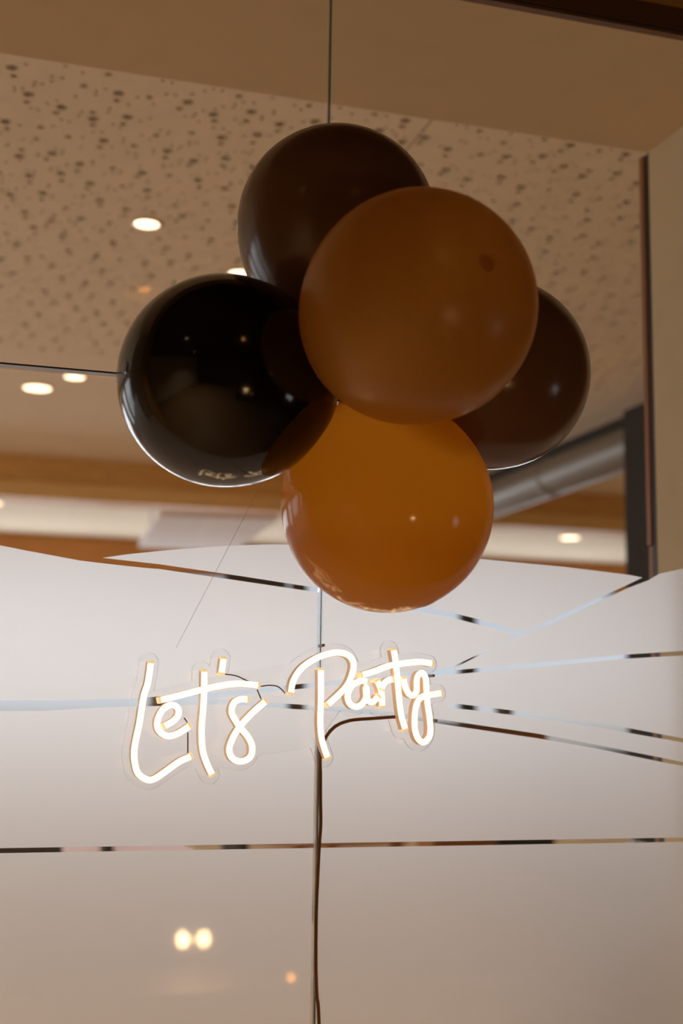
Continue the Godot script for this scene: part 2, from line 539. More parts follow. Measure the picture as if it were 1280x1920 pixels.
# ---------- behind the glass ----------
func build_back_room() -> void:
	var timber := wood("beam timber", Color(0.93, 0.74, 0.44), Color(0.84, 0.64, 0.34), Vector3(0.5, 3.0, 3.0))
	var b := thing("ceiling_beam", "long brown timber beam across the ceiling, behind the dark balloon on the left", "beam", Vector3(1.5, 2.68, -5.76))
	var st := tool()
	block(st, Vector3(-5.5, 0.0, -0.12), Vector3(5.5, 0.25, 0.12), 0.006)
	put("beam_timber", st, timber, b)
	boxed("batten", Vector3(-5.5, -0.0, 0.121), Vector3(5.5, 0.09, 0.135), wood("pale timber", Color(0.97, 0.84, 0.58), Color(0.92, 0.76, 0.48), Vector3(0.5, 3.0, 3.0)), b, 0.003)
	b.set_meta("kind", "structure")
	var hd := thing("window_header", "brown timber header over the far windows under the ceiling", "beam", Vector3(1.5, 2.66, -9.14))
	var hs := tool()
	block(hs, Vector3(-5.5, 0.0, -0.06), Vector3(5.5, 0.26, 0.06), 0.006)
	put("header_timber", hs, wood("header brown", Color(0.86, 0.60, 0.30), Color(0.76, 0.50, 0.22), Vector3(0.5, 3, 3)), hd)
	hd.set_meta("kind", "structure")

	# far windows with dark mullions
	var frame := mat("dark window frame", Color(0.11, 0.10, 0.09), 0.5)
	var pane_m := mat("window glass", Color(0.9, 0.95, 0.97, 0.04), 0.03)
	pane_m.transparency = BaseMaterial3D.TRANSPARENCY_ALPHA
	var edges := [-3.4, -2.1, -0.75, 0.38, 1.8, 3.0, 4.6, 6.3]
	for i in 7:
		var w := setting("window_%d" % (i + 2))
		window_unit(w, Vector3(edges[i], 1.12, -9.3), Vector3(edges[i + 1], 2.72, -9.22), 2, frame, pane_m)
	var k := 9
	for zz in [[-7.5, -5.7], [-4.9, -3.1], [-2.7, -0.9]]:
		var w := setting("window_%d" % k)
		k += 1
		window_unit(w, Vector3(-4.14, 0.5, zz[0]), Vector3(-4.06, 2.6, zz[1]), 0, frame, pane_m)
	outside()

	# downlights
	var spots := [
			[Vector3(0.518, 2.92, -1.8591), 0.034, "small glowing downlight alone in the middle of the dotted ceiling"],
			[Vector3(0.8762, 2.92, -2.2002), 0.034, "glowing downlight peeping out between the two dark balloons"],
			[Vector3(0.3604, 2.92, -4.0179), 0.058, "largest bright downlight below the glass joint at the left edge"],
			[Vector3(0.4988, 2.92, -3.7575), 0.04, "dimmer downlight crossed by the glass joint at the left"],
			[Vector3(0.332, 2.92, -7.5168), 0.045, "downlight beyond the timber beam, cut by the left picture edge"],
			[Vector3(4.7942, 2.92, -7.5966), 0.075, "downlight beyond the beam on the right, above the frosted film"],
			[Vector3(2.3, 2.92, -4.05), 0.045, "downlight before the timber beam, hidden behind the ochre balloons"]
		]
	for s in spots:
		downlight(s[0], s[1], s[2])

	# round duct and the dark rail above it
	var du := thing("air_duct", "grey round air duct hung under the ceiling, behind the dark right balloon", "duct", Vector3(2.88, 2.68, -4.2))
	mat("dark steel", Color(0.07, 0.06, 0.055), 0.8)
	var steel := mat("galvanised duct", Color(0.50, 0.48, 0.45), 0.42, 0.4)
	var ds := tool(true)
	lathe(ds, PackedVector2Array([Vector2(0.095, -1.42), Vector2(0.095, 1.42)]), Vector3.ZERO, Vector3.BACK, 28)
	put("duct_pipe", ds, steel, du)
	for z in [-1.38, 0.2]:
		var cs := tool(true)
		lathe(cs, PackedVector2Array([Vector2(0.096, -0.02), Vector2(0.1, -0.015), Vector2(0.1, 0.015), Vector2(0.096, 0.02)]), Vector3(0, 0, z), Vector3.BACK, 28)
		put("collar", cs, steel, du)
	var tr := thing("lighting_track", "black lighting track running along the ceiling beside the grey duct", "track", Vector3(2.88, 2.805, -4.1))
	boxed("track_body", Vector3(-0.03, -0.018, -1.5), Vector3(0.03, 0.018, 1.5), mats["dark steel"], tr, 0.003)
	for z in [-1.2, 0.0, 1.2]:
		boxed("bracket", Vector3(-0.008, 0.018, z - 0.008), Vector3(0.008, 0.115, z + 0.008), mats["dark steel"], tr)

	# black door leaf standing open beyond the right reveal
	var dl := thing("door_leaf", "tall black door leaf standing open beyond the right reveal", "door", Vector3(2.52, 0.0, -2.6))
	boxed("leaf", Vector3(0.0, 0.01, -0.05), Vector3(0.05, 2.69, 0.95), mat("black stain", Color(0.10, 0.085, 0.075), 0.85), dl, 0.003)
	var hn := tool(true)
	tube(hn, spline3(PackedVector3Array([Vector3(0.0, 1.05, 0.06), Vector3(-0.05, 1.05, 0.06), Vector3(-0.06, 1.05, 0.08), Vector3(-0.06, 1.05, 0.18)])), 0.009)
	put("handle", hn, mat("brushed steel", Color(0.6, 0.6, 0.6), 0.3, 0.9), dl)

	# white acoustic sail under the ceiling
	var sl := thing("ceiling_sail", "white flat acoustic sail hung below the ceiling beyond the timber beam", "panel", Vector3.ZERO)
	var ss := tool()
	var quad := PackedVector2Array([Vector2(1.2371, -5.9558), Vector2(1.9352, -5.8096), Vector2(2.0362, -7.4911), Vector2(1.3397, -7.5222)])
	var top := []
	var bot := []
	for q in quad:
		bot.append(Vector3(q.x, 2.66, q.y))
		top.append(Vector3(q.x, 2.70, q.y))
	face(ss, bot, Vector3.DOWN)
	face(ss, top, Vector3.UP)
	for i in 4:
		var mid: Vector3 = (bot[i] + bot[(i + 1) % 4]) / 2.0 - (bot[0] + bot[2]) / 2.0
		face(ss, [bot[i], bot[(i + 1) % 4], top[(i + 1) % 4], top[i]], mid)
	put("sail_panel", ss, mat("white felt", Color(0.93, 0.93, 0.95), 0.8), sl)
	for q in quad:
		var c := (quad[0] + quad[2]) / 2.0
		var p := q.lerp(c, 0.2)
		boxed("suspension_rod", Vector3(p.x - 0.003, 2.70, p.y - 0.003), Vector3(p.x + 0.003, 2.92, p.y + 0.003), mats["dark steel"], sl)
	var ws := thing("wall_speaker", "black box speaker high on the far wall, behind the upper left clear strip", "speaker", Vector3(2.5821, 2.6203, -9.1))
	boxed("cabinet", Vector3(-0.26, -0.2, -0.1), Vector3(0.26, 0.16, 0.08), mats["black stain"], ws, 0.01)
	boxed("grille", Vector3(-0.24, -0.18, 0.081), Vector3(0.24, 0.14, 0.09), mats["dark steel"], ws, 0.004)
	furniture()

func window_unit(w: Node, lo: Vector3, hi: Vector3, axis: int, frame: Material, pane: Material) -> void:
	var st := tool()
	var f := 0.07
	var d := 0 if axis == 2 else 2
	for s in 2:
		var a := lo
		var b := hi
		if s == 0: b[d] = lo[d] + f
		else: a[d] = hi[d] - f
		block(st, a, b, 0.004)
		var p := lo
		var q := hi
		p[d] += f
		q[d] -= f
		if s == 0: q.y = lo.y + f
		else: p.y = hi.y - f
		block(st, p, q, 0.004)
	put("window_frame", st, frame, w)
	var m := (lo[axis] + hi[axis]) / 2.0
	var g0 := lo
	var g1 := hi
	g0[d] += f
	g1[d] -= f
	g0.y += f
	g1.y -= f
	g0[axis] = m - 0.003
	g1[axis] = m + 0.003
	boxed("pane", g0, g1, pane, w)

func outside() -> void:
	var g := setting("trim_terrace")
	boxed("terrace", Vector3(-40, -0.3, -60), Vector3(40, -0.1, -9.5), plaster("pale paving", Color(0.55, 0.54, 0.52)), g)

func downlight(at: Vector3, r: float, label: String, power := 2.0) -> void:
	var o := thing("downlight", label, "ceiling light", at, "")
	var ring := tool(true)
	lathe(ring, PackedVector2Array([Vector2(r, 0.0), Vector2(r + 0.004, -0.004), Vector2(r + 0.012, -0.004), Vector2(r + 0.014, -0.0005)]), Vector3.ZERO, Vector3.UP, 28, false)
	put("trim_ring", ring, mat("lamp trim", Color(0.85, 0.82, 0.78), 0.4), o)
	var disc := tool()
	lathe(disc, PackedVector2Array([Vector2(r, -0.003), Vector2(r, -0.001)]), Vector3.ZERO, Vector3.UP, 28)
	put("light_diffuser", disc, glow("downlight glow", Color(1.0, 0.86, 0.68), 5.0), o)
	var l := SpotLight3D.new()
	l.name = "lamp_light"
	l.position = Vector3(0, -0.02, 0)
	l.rotation.x = -PI / 2
	l.light_color = Color(1.0, 0.88, 0.72)
	l.light_energy = power
	l.light_size = r
	l.spot_angle = 60
	l.spot_angle_attenuation = 0.8
	l.spot_range = 14
	l.spot_attenuation = 2.0
	l.shadow_enabled = true
	o.add_child(l)

func furniture() -> void:
	var walnut := wood("chair walnut", Color(0.42, 0.26, 0.15), Color(0.32, 0.19, 0.10), Vector3(2, 2, 0.6))
	var hide := mat("black upholstery", Color(0.08, 0.075, 0.075), 0.6)
	var honey := wood("honey oak", Color(0.72, 0.47, 0.22), Color(0.60, 0.37, 0.16), Vector3(0.6, 3, 3))
	var ch := thing("dining_chair", "", "chair", Vector3.ZERO, "black chairs around the restaurant tables")
	boxed("seat", Vector3(-0.23, 0.42, -0.22), Vector3(0.23, 0.49, 0.23), hide, ch, 0.02)
	var bk := tool()
	block(bk, Vector3(-0.22, 0.55, -0.02), Vector3(0.22, 0.96, 0.03), 0.015, Transform3D(Basis(Vector3.RIGHT, -0.14), Vector3(0, 0.04, -0.16)))
	put("backrest", bk, hide, ch)
	for sx in [-0.19, 0.19]:
		for sz in [-0.18, 0.18]:
			var ls := tool(true)
			tube(ls, PackedVector3Array([Vector3(sx * 1.08, 0.0, sz * 1.1), Vector3(sx, 0.43, sz)]), 0.016, 10)
			put("leg", ls, walnut, ch)
		var ps := tool(true)
		tube(ps, PackedVector3Array([Vector3(sx, 0.45, -0.18), Vector3(sx, 0.62, -0.225)]), 0.013, 10)
		put("back_post", ps, walnut, ch)
	var spots := [
			[Vector3(0.4625, 0, -4.4), 0.2, "black chair nearest the left picture edge, cut by the lower clear strip"],
			[Vector3(1.1172, 0, -4.8), 1.5, "black chair seen side-on in the lower clear strip left of the oak table"],
			[Vector3(1.838, 0, -5.2), 1.6, "black chair just left of the hanging lead in the lower clear strip"],
			[Vector3(3.632, 0, -6.3), 3.3, "black chair standing before the oak divider in the lower clear strip"]
		]
	for k in spots.size():
		if k == 0:
			ch.position = spots[0][0]
			ch.rotation.y = spots[0][1]
			ch.set_meta("label", spots[0][2])
		else:
			copy_of(ch, spots[k][0], spots[k][1], spots[k][2])
	var tb := thing("dining_table", "square oak dining table seen through the lower clear strip at the left", "table", Vector3(1.0, 0.0, -5.6), "oak dining tables")
	boxed("tabletop", Vector3(-0.42, 0.71, -0.42), Vector3(0.42, 0.75, 0.42), honey, tb, 0.006)
	for sx in [-0.36, 0.36]:
		for sz in [-0.36, 0.36]:
			boxed("leg", Vector3(sx - 0.03, 0.0, sz - 0.03), Vector3(sx + 0.03, 0.71, sz + 0.03), honey, tb, 0.004)
	copy_of(tb, Vector3(2.35, 0.0, -6.3), 0.3, "square oak dining table seen through the lower clear strip right of the lead")
	# oak divider with shelves
	var dv := thing("room_divider", "chest-high oak room divider below the far windows, behind the right clear strips", "divider", Vector3(3.9096, 0.0, -7.3))
	boxed("carcass", Vector3(-0.45, 0.0, -0.2), Vector3(0.45, 1.42, 0.16), honey, dv, 0.006)
	for y in [0.05, 0.5, 0.95]:
		boxed("panel", Vector3(-0.42, y, 0.161), Vector3(0.42, y + 0.42, 0.175), honey, dv, 0.004)
	boxed("top_board", Vector3(-0.48, 1.421, -0.22), Vector3(0.48, 1.45, 0.2), walnut, dv, 0.004)
	# high-backed seat just behind the film on the right
	var bs := thing("booth_seat", "brown high-backed seat blurred behind the frosted film at the lower right", "seat", Vector3(1.80, 0.0, -1.0))
	var brown := mat("brown leather", Color(0.36, 0.24, 0.16), 0.6)
	var sh := tool(true)
	var arc := PackedVector2Array()
	for i in 17:
		var a := PI + PI * i / 16.0
		arc.append(Vector2(0.52 * cos(a), -0.36 * sin(a)))
	var rings := []
	for i in arc.size():
		var p := arc[i]
		var t := p.normalized()
		var hgt := 1.05 + 0.22 * sin(PI * i / 16.0)
		rings.append([Vector3(p.x, 0.12, p.y), Vector3(p.x, hgt - 0.05, p.y), Vector3(p.x - t.x * 0.05, hgt, p.y - t.y * 0.05), Vector3(p.x - t.x * 0.10, hgt - 0.05, p.y - t.y * 0.10), Vector3(p.x - t.x * 0.10, 0.12, p.y - t.y * 0.10)])
	skin(sh, rings)
	put("backrest", sh, brown, bs)
	boxed("seat", Vector3(-0.40, 0.18, -0.30), Vector3(0.40, 0.46, 0.24), brown, bs, 0.04)
	for sx in [-0.34, 0.34]:
		for sz in [-0.22, 0.18]:
			boxed("leg", Vector3(sx - 0.02, 0.0, sz - 0.02), Vector3(sx + 0.02, 0.18, sz + 0.02), walnut, bs)
	# plant by the far window
	var pl := thing("potted_plant", "leafy green pot plant on top of the oak room divider", "plant", Vector3(4.0828, 1.45, -7.3))
	var pt := tool(true)
	lathe(pt, PackedVector2Array([Vector2(0.05, 0.0), Vector2(0.075, 0.13), Vector2(0.068, 0.13), Vector2(0.06, 0.11)]), Vector3.ZERO, Vector3.UP, 20)
	put("pot", pt, mat("grey glazed pot", Color(0.5, 0.5, 0.48), 0.4), pl)
	var rng := RandomNumberGenerator.new()
	rng.seed = 4
	var lf := tool()
	for i in 46:
		var a := rng.randf() * TAU
		var el := rng.randf_range(0.3, 1.3)
		var d := Vector3(cos(a) * cos(el), sin(el), sin(a) * cos(el))
		var u := d.cross(Vector3.UP).normalized() * 0.018
		var ln := rng.randf_range(0.10, 0.2)
		var o := Vector3(0, 0.1, 0)
		for q in [[o, o + d * ln * 0.55 + u, o + d * ln], [o, o + d * ln, o + d * ln * 0.55 - u]]:
			for p in q: lf.add_vertex(p)
	var fo := put("foliage", lf, mat("leaf green", Color(0.35, 0.45, 0.20), 0.5), pl)
	fo.set_meta("kind", "stuff")

# ---------- the camera's side ----------
func build_front_room() -> void:
	var w := setting("window_12")
	window_unit(w, Vector3(3.56, 0.72, 1.66), Vector3(3.62, 1.18, 2.24), 0, mats["dark window frame"], mats["window glass"])
	downlight(Vector3(-1.3, 2.999, 1.5), 0.05, "recessed downlight in the dark timber ceiling of the front room, nearer the glass", 6.0)
	downlight(Vector3(-2.4, 2.999, 3.2), 0.05, "recessed downlight in the dark timber ceiling of the front room, farther back", 6.0)
	# pendant bulb
	var p := thing("pendant_lamp", "small dark metal pendant with a warm bulb hanging from the ceiling of the front room", "lamp", Vector3(0.5, 2.7, 1.72))
	var bs := tool(true)
	lathe(bs, PackedVector2Array([Vector2(0.001, -0.03), Vector2(0.016, -0.026), Vector2(0.026, -0.012), Vector2(0.028, 0.0), Vector2(0.024, 0.016), Vector2(0.014, 0.03), Vector2(0.011, 0.04)]), Vector3.ZERO, Vector3.UP, 20)
	put("light_bulb", bs, glow("warm bulb glow", Color(1.0, 0.6, 0.22), 14.0), p)
	var so := tool(true)
	lathe(so, PackedVector2Array([Vector2(0.014, 0.04), Vector2(0.018, 0.045), Vector2(0.018, 0.08), Vector2(0.006, 0.09)]), Vector3.ZERO, Vector3.UP, 16)
	put("socket", so, mats["dark steel"], p)
	var co := tool(true)
	tube(co, PackedVector3Array([Vector3(0, 0.085, 0), Vector3(0, 0.3, 0)]), 0.003, 8)
	put("cord", co, mats["dark steel"], p)
	var sd := tool(true)
	lathe(sd, PackedVector2Array([Vector2(0.02, 0.06), Vector2(0.043, 0.03), Vector2(0.058, -0.043), Vector2(0.056, -0.043), Vector2(0.050, 0.028), Vector2(0.02, 0.056)]), Vector3.ZERO, Vector3.UP, 28, false)
	put("lamp_shade", sd, mats["dark steel"], p)
	p.add_child(bulb_light(Vector3.ZERO, Color(1.0, 0.70, 0.40), 0.12, 0.02))
	# sideboard with a twin-bulb lamp
	var sb := thing("sideboard", "low dark sideboard against the panelled back of the front room", "sideboard", Vector3(1.15, 0.0, 3.55))
	var dk := wood("dark walnut", Color(0.18, 0.11, 0.07), Color(0.11, 0.07, 0.045), Vector3(0.8, 3, 3))
	boxed("carcass", Vector3(-0.7, 0.08, -0.35), Vector3(0.7, 0.46, 0.35), dk, sb, 0.006)
	for i in 2:
		var d := boxed("cupboard_door", Vector3(-0.69 + 0.7 * i, 0.09, -0.37), Vector3(-0.01 + 0.7 * i, 0.45, -0.351), dk, sb, 0.003)
		boxed("knob", Vector3(-0.10 + 0.18 * i, 0.26, -0.388), Vector3(-0.08 + 0.18 * i, 0.28, -0.371), mats["brushed steel"], d, 0.004)
	for sx in [-0.6, 0.6]:
		for sz in [-0.28, 0.28]:
			boxed("leg", Vector3(sx - 0.02, 0.0, sz - 0.02), Vector3(sx + 0.02, 0.08, sz + 0.02), mats["dark steel"], sb)
	var cd := thing("candle", "lit amber tealight in a small glass on the front edge of the sideboard", "candle", Vector3(1.3847, 0.46, 3.28))
	var cg := tool(true)
	lathe(cg, PackedVector2Array([Vector2(0.022, 0.0), Vector2(0.022, 0.014), Vector2(0.0215, 0.014), Vector2(0.0005, 0.012)]), Vector3.ZERO, Vector3.UP, 20)
	put("wax_cup", cg, mat("candle wax", Color(0.9, 0.75, 0.5), 0.5), cd)
	var cf := tool(true)
	lathe(cf, PackedVector2Array([Vector2(0.001, 0.013), Vector2(0.009, 0.018), Vector2(0.011, 0.024), Vector2(0.006, 0.036), Vector2(0.0008, 0.046)]), Vector3.ZERO, Vector3.UP, 14)
	put("flame", cf, glow("candle flame", Color(1.0, 0.66, 0.28), 7.0), cd)
	cd.add_child(bulb_light(Vector3(0, 0.026, 0), Color(1.0, 0.66, 0.3), 0.01, 0.008))
	var l := thing("table_lamp", "table lamp with two round bulbs on one crossbar standing on the sideboard", "lamp", Vector3(1.0585, 0.46, 3.6))
	var st := tool(true)
	lathe(st, PackedVector2Array([Vector2(0.05, 0.0), Vector2(0.05, 0.008), Vector2(0.006, 0.014), Vector2(0.006, 0.1168)]), Vector3.ZERO, Vector3.UP, 20)
	put("stem", st, mats["brushed steel"], l)
	var ba := tool(true)
	tube(ba, PackedVector3Array([Vector3(-0.026, 0.1288, 0), Vector3(0.026, 0.1288, 0)]), 0.012, 16)
	put("light_crossbar", ba, glow("bar glow", Color(1.0, 0.85, 0.6), 6.0), l)
	for s in [-1.0, 1.0]:
		var g := tool(true)
		var prof := PackedVector2Array()
		for i in 13: prof.append(Vector2(maxf(0.0005, 0.024 * sqrt(sin(PI * i / 12))), -0.034 * cos(PI * i / 12)))
		lathe(g, prof, Vector3(s * 0.043, 0.1288, 0), Vector3.UP, 24)
		put("light_bulb", g, glow("globe glow", Color(1.0, 0.84, 0.6), 14.0), l)
		l.add_child(bulb_light(Vector3(s * 0.043, 0.1288, 0), Color(1.0, 0.8, 0.55), 0.2, 0.02))

# ---------- balloons ----------
func build_balloons() -> void:
	var black := latex("black latex", Color(0.075, 0.058, 0.048), Color(0, 0, 0), 0.10)
	var umber := latex("smoky latex", Color(0.40, 0.30, 0.22), Color(0.62, 0.49, 0.36), 0.18)
	var ochre := latex("ochre latex", Color(0.84, 0.67, 0.36), Color(0.93, 0.75, 0.38), 0.36)
	var amber := latex("amber latex", Color(0.86, 0.62, 0.20), Color(1.0, 0.74, 0.20), 0.22)
	for lt in [[amber, 0.3, 0.12], [ochre, 0.55, 0.3]]:
		var lx: StandardMaterial3D = lt[0]
		lx.albedo_color.a = lt[1]
		lx.refraction_enabled = true
		lx.refraction_scale = 0.008
		lx.clearcoat_enabled = true
		lx.clearcoat = 1.0
		lx.clearcoat_roughness = lt[2]
		lx.roughness = 0.7
	var knot := Vector3(0.478404, 1.902226, 0.272911)
	var rows := [
			[Vector3(0.3151, 1.8987, 0.3178), 0.1293, Vector3(-0.964, -0.0207, 0.265), "black", "glossy black balloon, lowest left of the cluster"],
			[Vector3(0.4741, 2.1375, 0.2565), 0.1322, Vector3(-0.0182, 0.9974, -0.0697), "umber", "dark brown balloon at the top of the cluster"],
			[Vector3(0.5048, 1.9606, 0.4913), 0.1333, Vector3(0.1963, 0.0861, 0.9768), "ochre", "large matte ochre balloon in front, with a dark spot near its top right"],
			[Vector3(0.5349, 1.7601, 0.2938), 0.1342, Vector3(0.366, -0.9208, 0.1351), "amber", "glossy ochre balloon at the bottom of the cluster, above the sign"],
			[Vector3(0.7029, 1.9605, 0.2449), 0.1302, Vector3(0.9609, 0.2495, -0.1199), "umber", "dark brown balloon at the right, mostly behind the large ochre one"]
		]
	var skins := {"black": black, "umber": umber, "ochre": ochre, "amber": amber}
	for b in rows:
		balloon(b[0], b[1], b[2], skins[b[3]], knot, b[4])
	# thin clear line from the cluster down to the sign
	var ln := tool(true)
	tube(ln, PackedVector3Array([Vector3(0.4784, 1.9022, 0.2729), Vector3(0.451, 1.9194, 0.2039), Vector3(0.4128, 1.8128, 0.1222), Vector3(0.3182, 1.5873, 0.024)]), 0.00025, 6)
	tag(put("fishing_line", ln, mat("clear nylon", Color(0.85, 0.74, 0.62), 0.3), self), "thin clear line running from the dark left balloon down to the sign", "line")
	var cr := tool(true)
	tube(cr, spline3(PackedVector3Array([Vector3(0.4213, 1.8537, 0.4275), Vector3(0.4233, 1.8592, 0.429), Vector3(0.4249, 1.8635, 0.4302), Vector3(0.4284, 1.8636, 0.4313)]), 0.002), 0.0012, 8)
	tag(put("silver_ribbon", cr, mat("silver ribbon foil", Color(0.8, 0.8, 0.8), 0.2, 0.8), self), "short silver ribbon end between the dark left balloon and the two ochre ones", "ribbon")

func balloon(c: Vector3, r: float, axis: Vector3, m: Material, knot: Vector3, label: String) -> void:
	var o := thing("balloon", label, "balloon", c, "")
	var d := axis.normalized()
	var prof := PackedVector2Array()
	var stretch := clampf((c.distance_to(knot) - 0.022) / r, 1.08, 1.3)
	var n := 40
	for i in n + 1:
		var a := PI * i / n * 0.972
		var s := sin(a)
		var y := r * cos(a)
		if a > PI / 2:
			y *= stretch
			s = pow(s, 1.0 + 0.35 * (stretch - 1.0) * 2.0)
		prof.append(Vector2(maxf(r * s, 0.0008), y))
	var st := tool(true)
	lathe(st, prof, Vector3.ZERO, d, 64)
	put("skin", st, m, o)
	var low := prof[prof.size() - 1]
	var nk := tool(true)
	lathe(nk, PackedVector2Array([Vector2(low.x, low.y), Vector2(0.006, low.y - 0.006), Vector2(0.008, low.y - 0.010), Vector2(0.005, low.y - 0.014), Vector2(0.009, low.y - 0.024), Vector2(0.010, low.y - 0.026)]), Vector3.ZERO, d, 16)
	put("knot", nk, m, o)
	var from := d * (low.y - 0.012)
	var to := knot - c
	if from.distance_to(to) > 0.004:
		var sg := tool(true)
		tube(sg, PackedVector3Array([from, to]), 0.0008, 6)
		put("string", sg, mat("clear nylon", Color(0.75, 0.62, 0.5), 0.3), o)
	# the thicker spot at the crown
	var sp := tool(true)
	var cap := PackedVector2Array()
	for q in [0.2, 1.4, 3.0, 3.6, 4.3]:
		var a: float = deg_to_rad(q)
		var up: float = 0.0006 if q < 3.5 else 0.0002
		cap.append(Vector2((r + up) * sin(a), (r + up) * cos(a)))
	lathe(sp, cap, Vector3.ZERO, d, 24, false)
	put("crown_spot", sp, dark_spot(m), o)

func dark_spot(m: StandardMaterial3D) -> StandardMaterial3D:
	var called := m.resource_name + " crown"
	if mats.has(called): return mats[called]
	var n: StandardMaterial3D = m.duplicate()
	n.resource_name = called
	n.albedo_color = m.albedo_color.darkened(0.2)
	mats[called] = n
	return n

func scaled(p: PackedVector2Array, k: float) -> PackedVector2Array:
	var o := PackedVector2Array()
	for q in p: o.append(q * k)
	return o

# ---------- the sign ----------
func build_sign() -> void:
	var s := thing("neon_sign", "glowing handwritten sign reading Let's Party on a clear acrylic backing", "sign")
	var body := mat("silicone light body", Color(0.88, 0.82, 0.75), 0.5)
	body.backlight_enabled = true
	body.backlight = Color(0.6, 0.5, 0.36)
	body.emission_enabled = true
	body.emission = Color(1.0, 0.88, 0.74)
	body.emission_energy_multiplier = 0.16
	var lit := glow("neon light", Color(1.0, 0.83, 0.64), 2.8)
	var cap_m := glow("neon end light", Color(1.0, 0.84, 0.60), 0.75)
	var strokes := [
			["letter_l", PackedVector2Array([Vector2(0.2807, 1.5659), Vector2(0.2777, 1.5382), Vector2(0.2726, 1.5193), Vector2(0.2684, 1.4855), Vector2(0.2625, 1.4476), Vector2(0.2656, 1.4235), Vector2(0.2717, 1.4136), Vector2(0.2824, 1.4079), Vector2(0.2922, 1.4097), Vector2(0.3064, 1.4193), Vector2(0.325, 1.4325), Vector2(0.341, 1.4394)])],
			["letter_e", PackedVector2Array([Vector2(0.3014, 1.4794), Vector2(0.3151, 1.4875), Vector2(0.3214, 1.4969), Vector2(0.3189, 1.5056), Vector2(0.3099, 1.5084), Vector2(0.2998, 1.5024), Vector2(0.2937, 1.4908), Vector2(0.2926, 1.4793), Vector2(0.298, 1.4707), Vector2(0.3084, 1.4665), Vector2(0.3215, 1.4702), Vector2(0.3374, 1.4805)])],
			["letter_t", PackedVector2Array([Vector2(0.3552, 1.5559), Vector2(0.3557, 1.5156), Vector2(0.3539, 1.477), Vector2(0.3563, 1.4481), Vector2(0.3628, 1.4294), Vector2(0.3707, 1.4143)])],
			["crossbar", PackedVector2Array([Vector2(0.295, 1.5146), Vector2(0.3187, 1.5208), Vector2(0.3501, 1.5294), Vector2(0.3776, 1.5358), Vector2(0.4041, 1.5393), Vector2(0.4332, 1.5372)])],
			["apostrophe", PackedVector2Array([Vector2(0.3819, 1.5743), Vector2(0.3794, 1.5528)])],
			["letter_s", PackedVector2Array([Vector2(0.4183, 1.5177), Vector2(0.4084, 1.518), Vector2(0.3987, 1.5134), Vector2(0.3952, 1.5009), Vector2(0.4008, 1.4892), Vector2(0.4095, 1.4776), Vector2(0.4196, 1.466), Vector2(0.4257, 1.4529), Vector2(0.4234, 1.439), Vector2(0.4107, 1.4328), Vector2(0.3985, 1.4367), Vector2(0.3933, 1.4483), Vector2(0.3977, 1.464), Vector2(0.4057, 1.4776), Vector2(0.4153, 1.4894), Vector2(0.4294, 1.5035), Vector2(0.4437, 1.5156)])],
			["letter_p", PackedVector2Array([Vector2(0.5231, 1.562), Vector2(0.5238, 1.5184), Vector2(0.5235, 1.4884), Vector2(0.5255, 1.4668), Vector2(0.5309, 1.4491), Vector2(0.5354, 1.438)])],
			["letter_p_bowl", PackedVector2Array([Vector2(0.4798, 1.5273), Vector2(0.4833, 1.5456), Vector2(0.4955, 1.5636), Vector2(0.5165, 1.5777), Vector2(0.537, 1.585), Vector2(0.5521, 1.5862), Vector2(0.565, 1.582), Vector2(0.5716, 1.5715), Vector2(0.5701, 1.5577), Vector2(0.5631, 1.5412), Vector2(0.5506, 1.5271), Vector2(0.5334, 1.5118)])],
			["letter_a", PackedVector2Array([Vector2(0.5936, 1.5453), Vector2(0.5823, 1.5466), Vector2(0.5696, 1.5395), Vector2(0.5634, 1.525), Vector2(0.5679, 1.513), Vector2(0.5788, 1.5102), Vector2(0.5883, 1.5175), Vector2(0.5922, 1.5297), Vector2(0.5905, 1.5392), Vector2(0.5914, 1.527), Vector2(0.5964, 1.5173), Vector2(0.6028, 1.5181), Vector2(0.61, 1.5258)])],
			["letter_r", PackedVector2Array([Vector2(0.6073, 1.5479), Vector2(0.6127, 1.5381), Vector2(0.6149, 1.5255), Vector2(0.6156, 1.5107)])],
			["letter_r_arm", PackedVector2Array([Vector2(0.614, 1.535), Vector2(0.6179, 1.5435), Vector2(0.6252, 1.549), Vector2(0.6317, 1.5499)])],
			["letter_t", PackedVector2Array([Vector2(0.6322, 1.593), Vector2(0.6356, 1.5749), Vector2(0.6388, 1.5485), Vector2(0.6418, 1.5187), Vector2(0.6452, 1.4974), Vector2(0.6511, 1.4785)])],
			["crossbar", PackedVector2Array([Vector2(0.5838, 1.555), Vector2(0.6023, 1.5607), Vector2(0.6242, 1.5689), Vector2(0.6471, 1.5733), Vector2(0.6727, 1.5759), Vector2(0.6927, 1.574)])],
			["letter_y", PackedVector2Array([Vector2(0.6481, 1.5525), Vector2(0.6503, 1.5403), Vector2(0.6565, 1.5297), Vector2(0.6631, 1.5275), Vector2(0.668, 1.5337), Vector2(0.6683, 1.5491), Vector2(0.6712, 1.5577), Vector2(0.6769, 1.5601), Vector2(0.6819, 1.5533), Vector2(0.6833, 1.5386), Vector2(0.685, 1.5171), Vector2(0.6888, 1.4919), Vector2(0.6889, 1.4712), Vector2(0.6799, 1.4609), Vector2(0.6708, 1.4658), Vector2(0.6658, 1.4794), Vector2(0.6654, 1.4969), Vector2(0.6677, 1.513), Vector2(0.6738, 1.5238), Vector2(0.6854, 1.5282), Vector2(0.707, 1.5317)])]
		]
	var w := 0.0044
	var z0 := 0.026
	var z1 := 0.045
	var outline: Array = []
	var n_light := 0
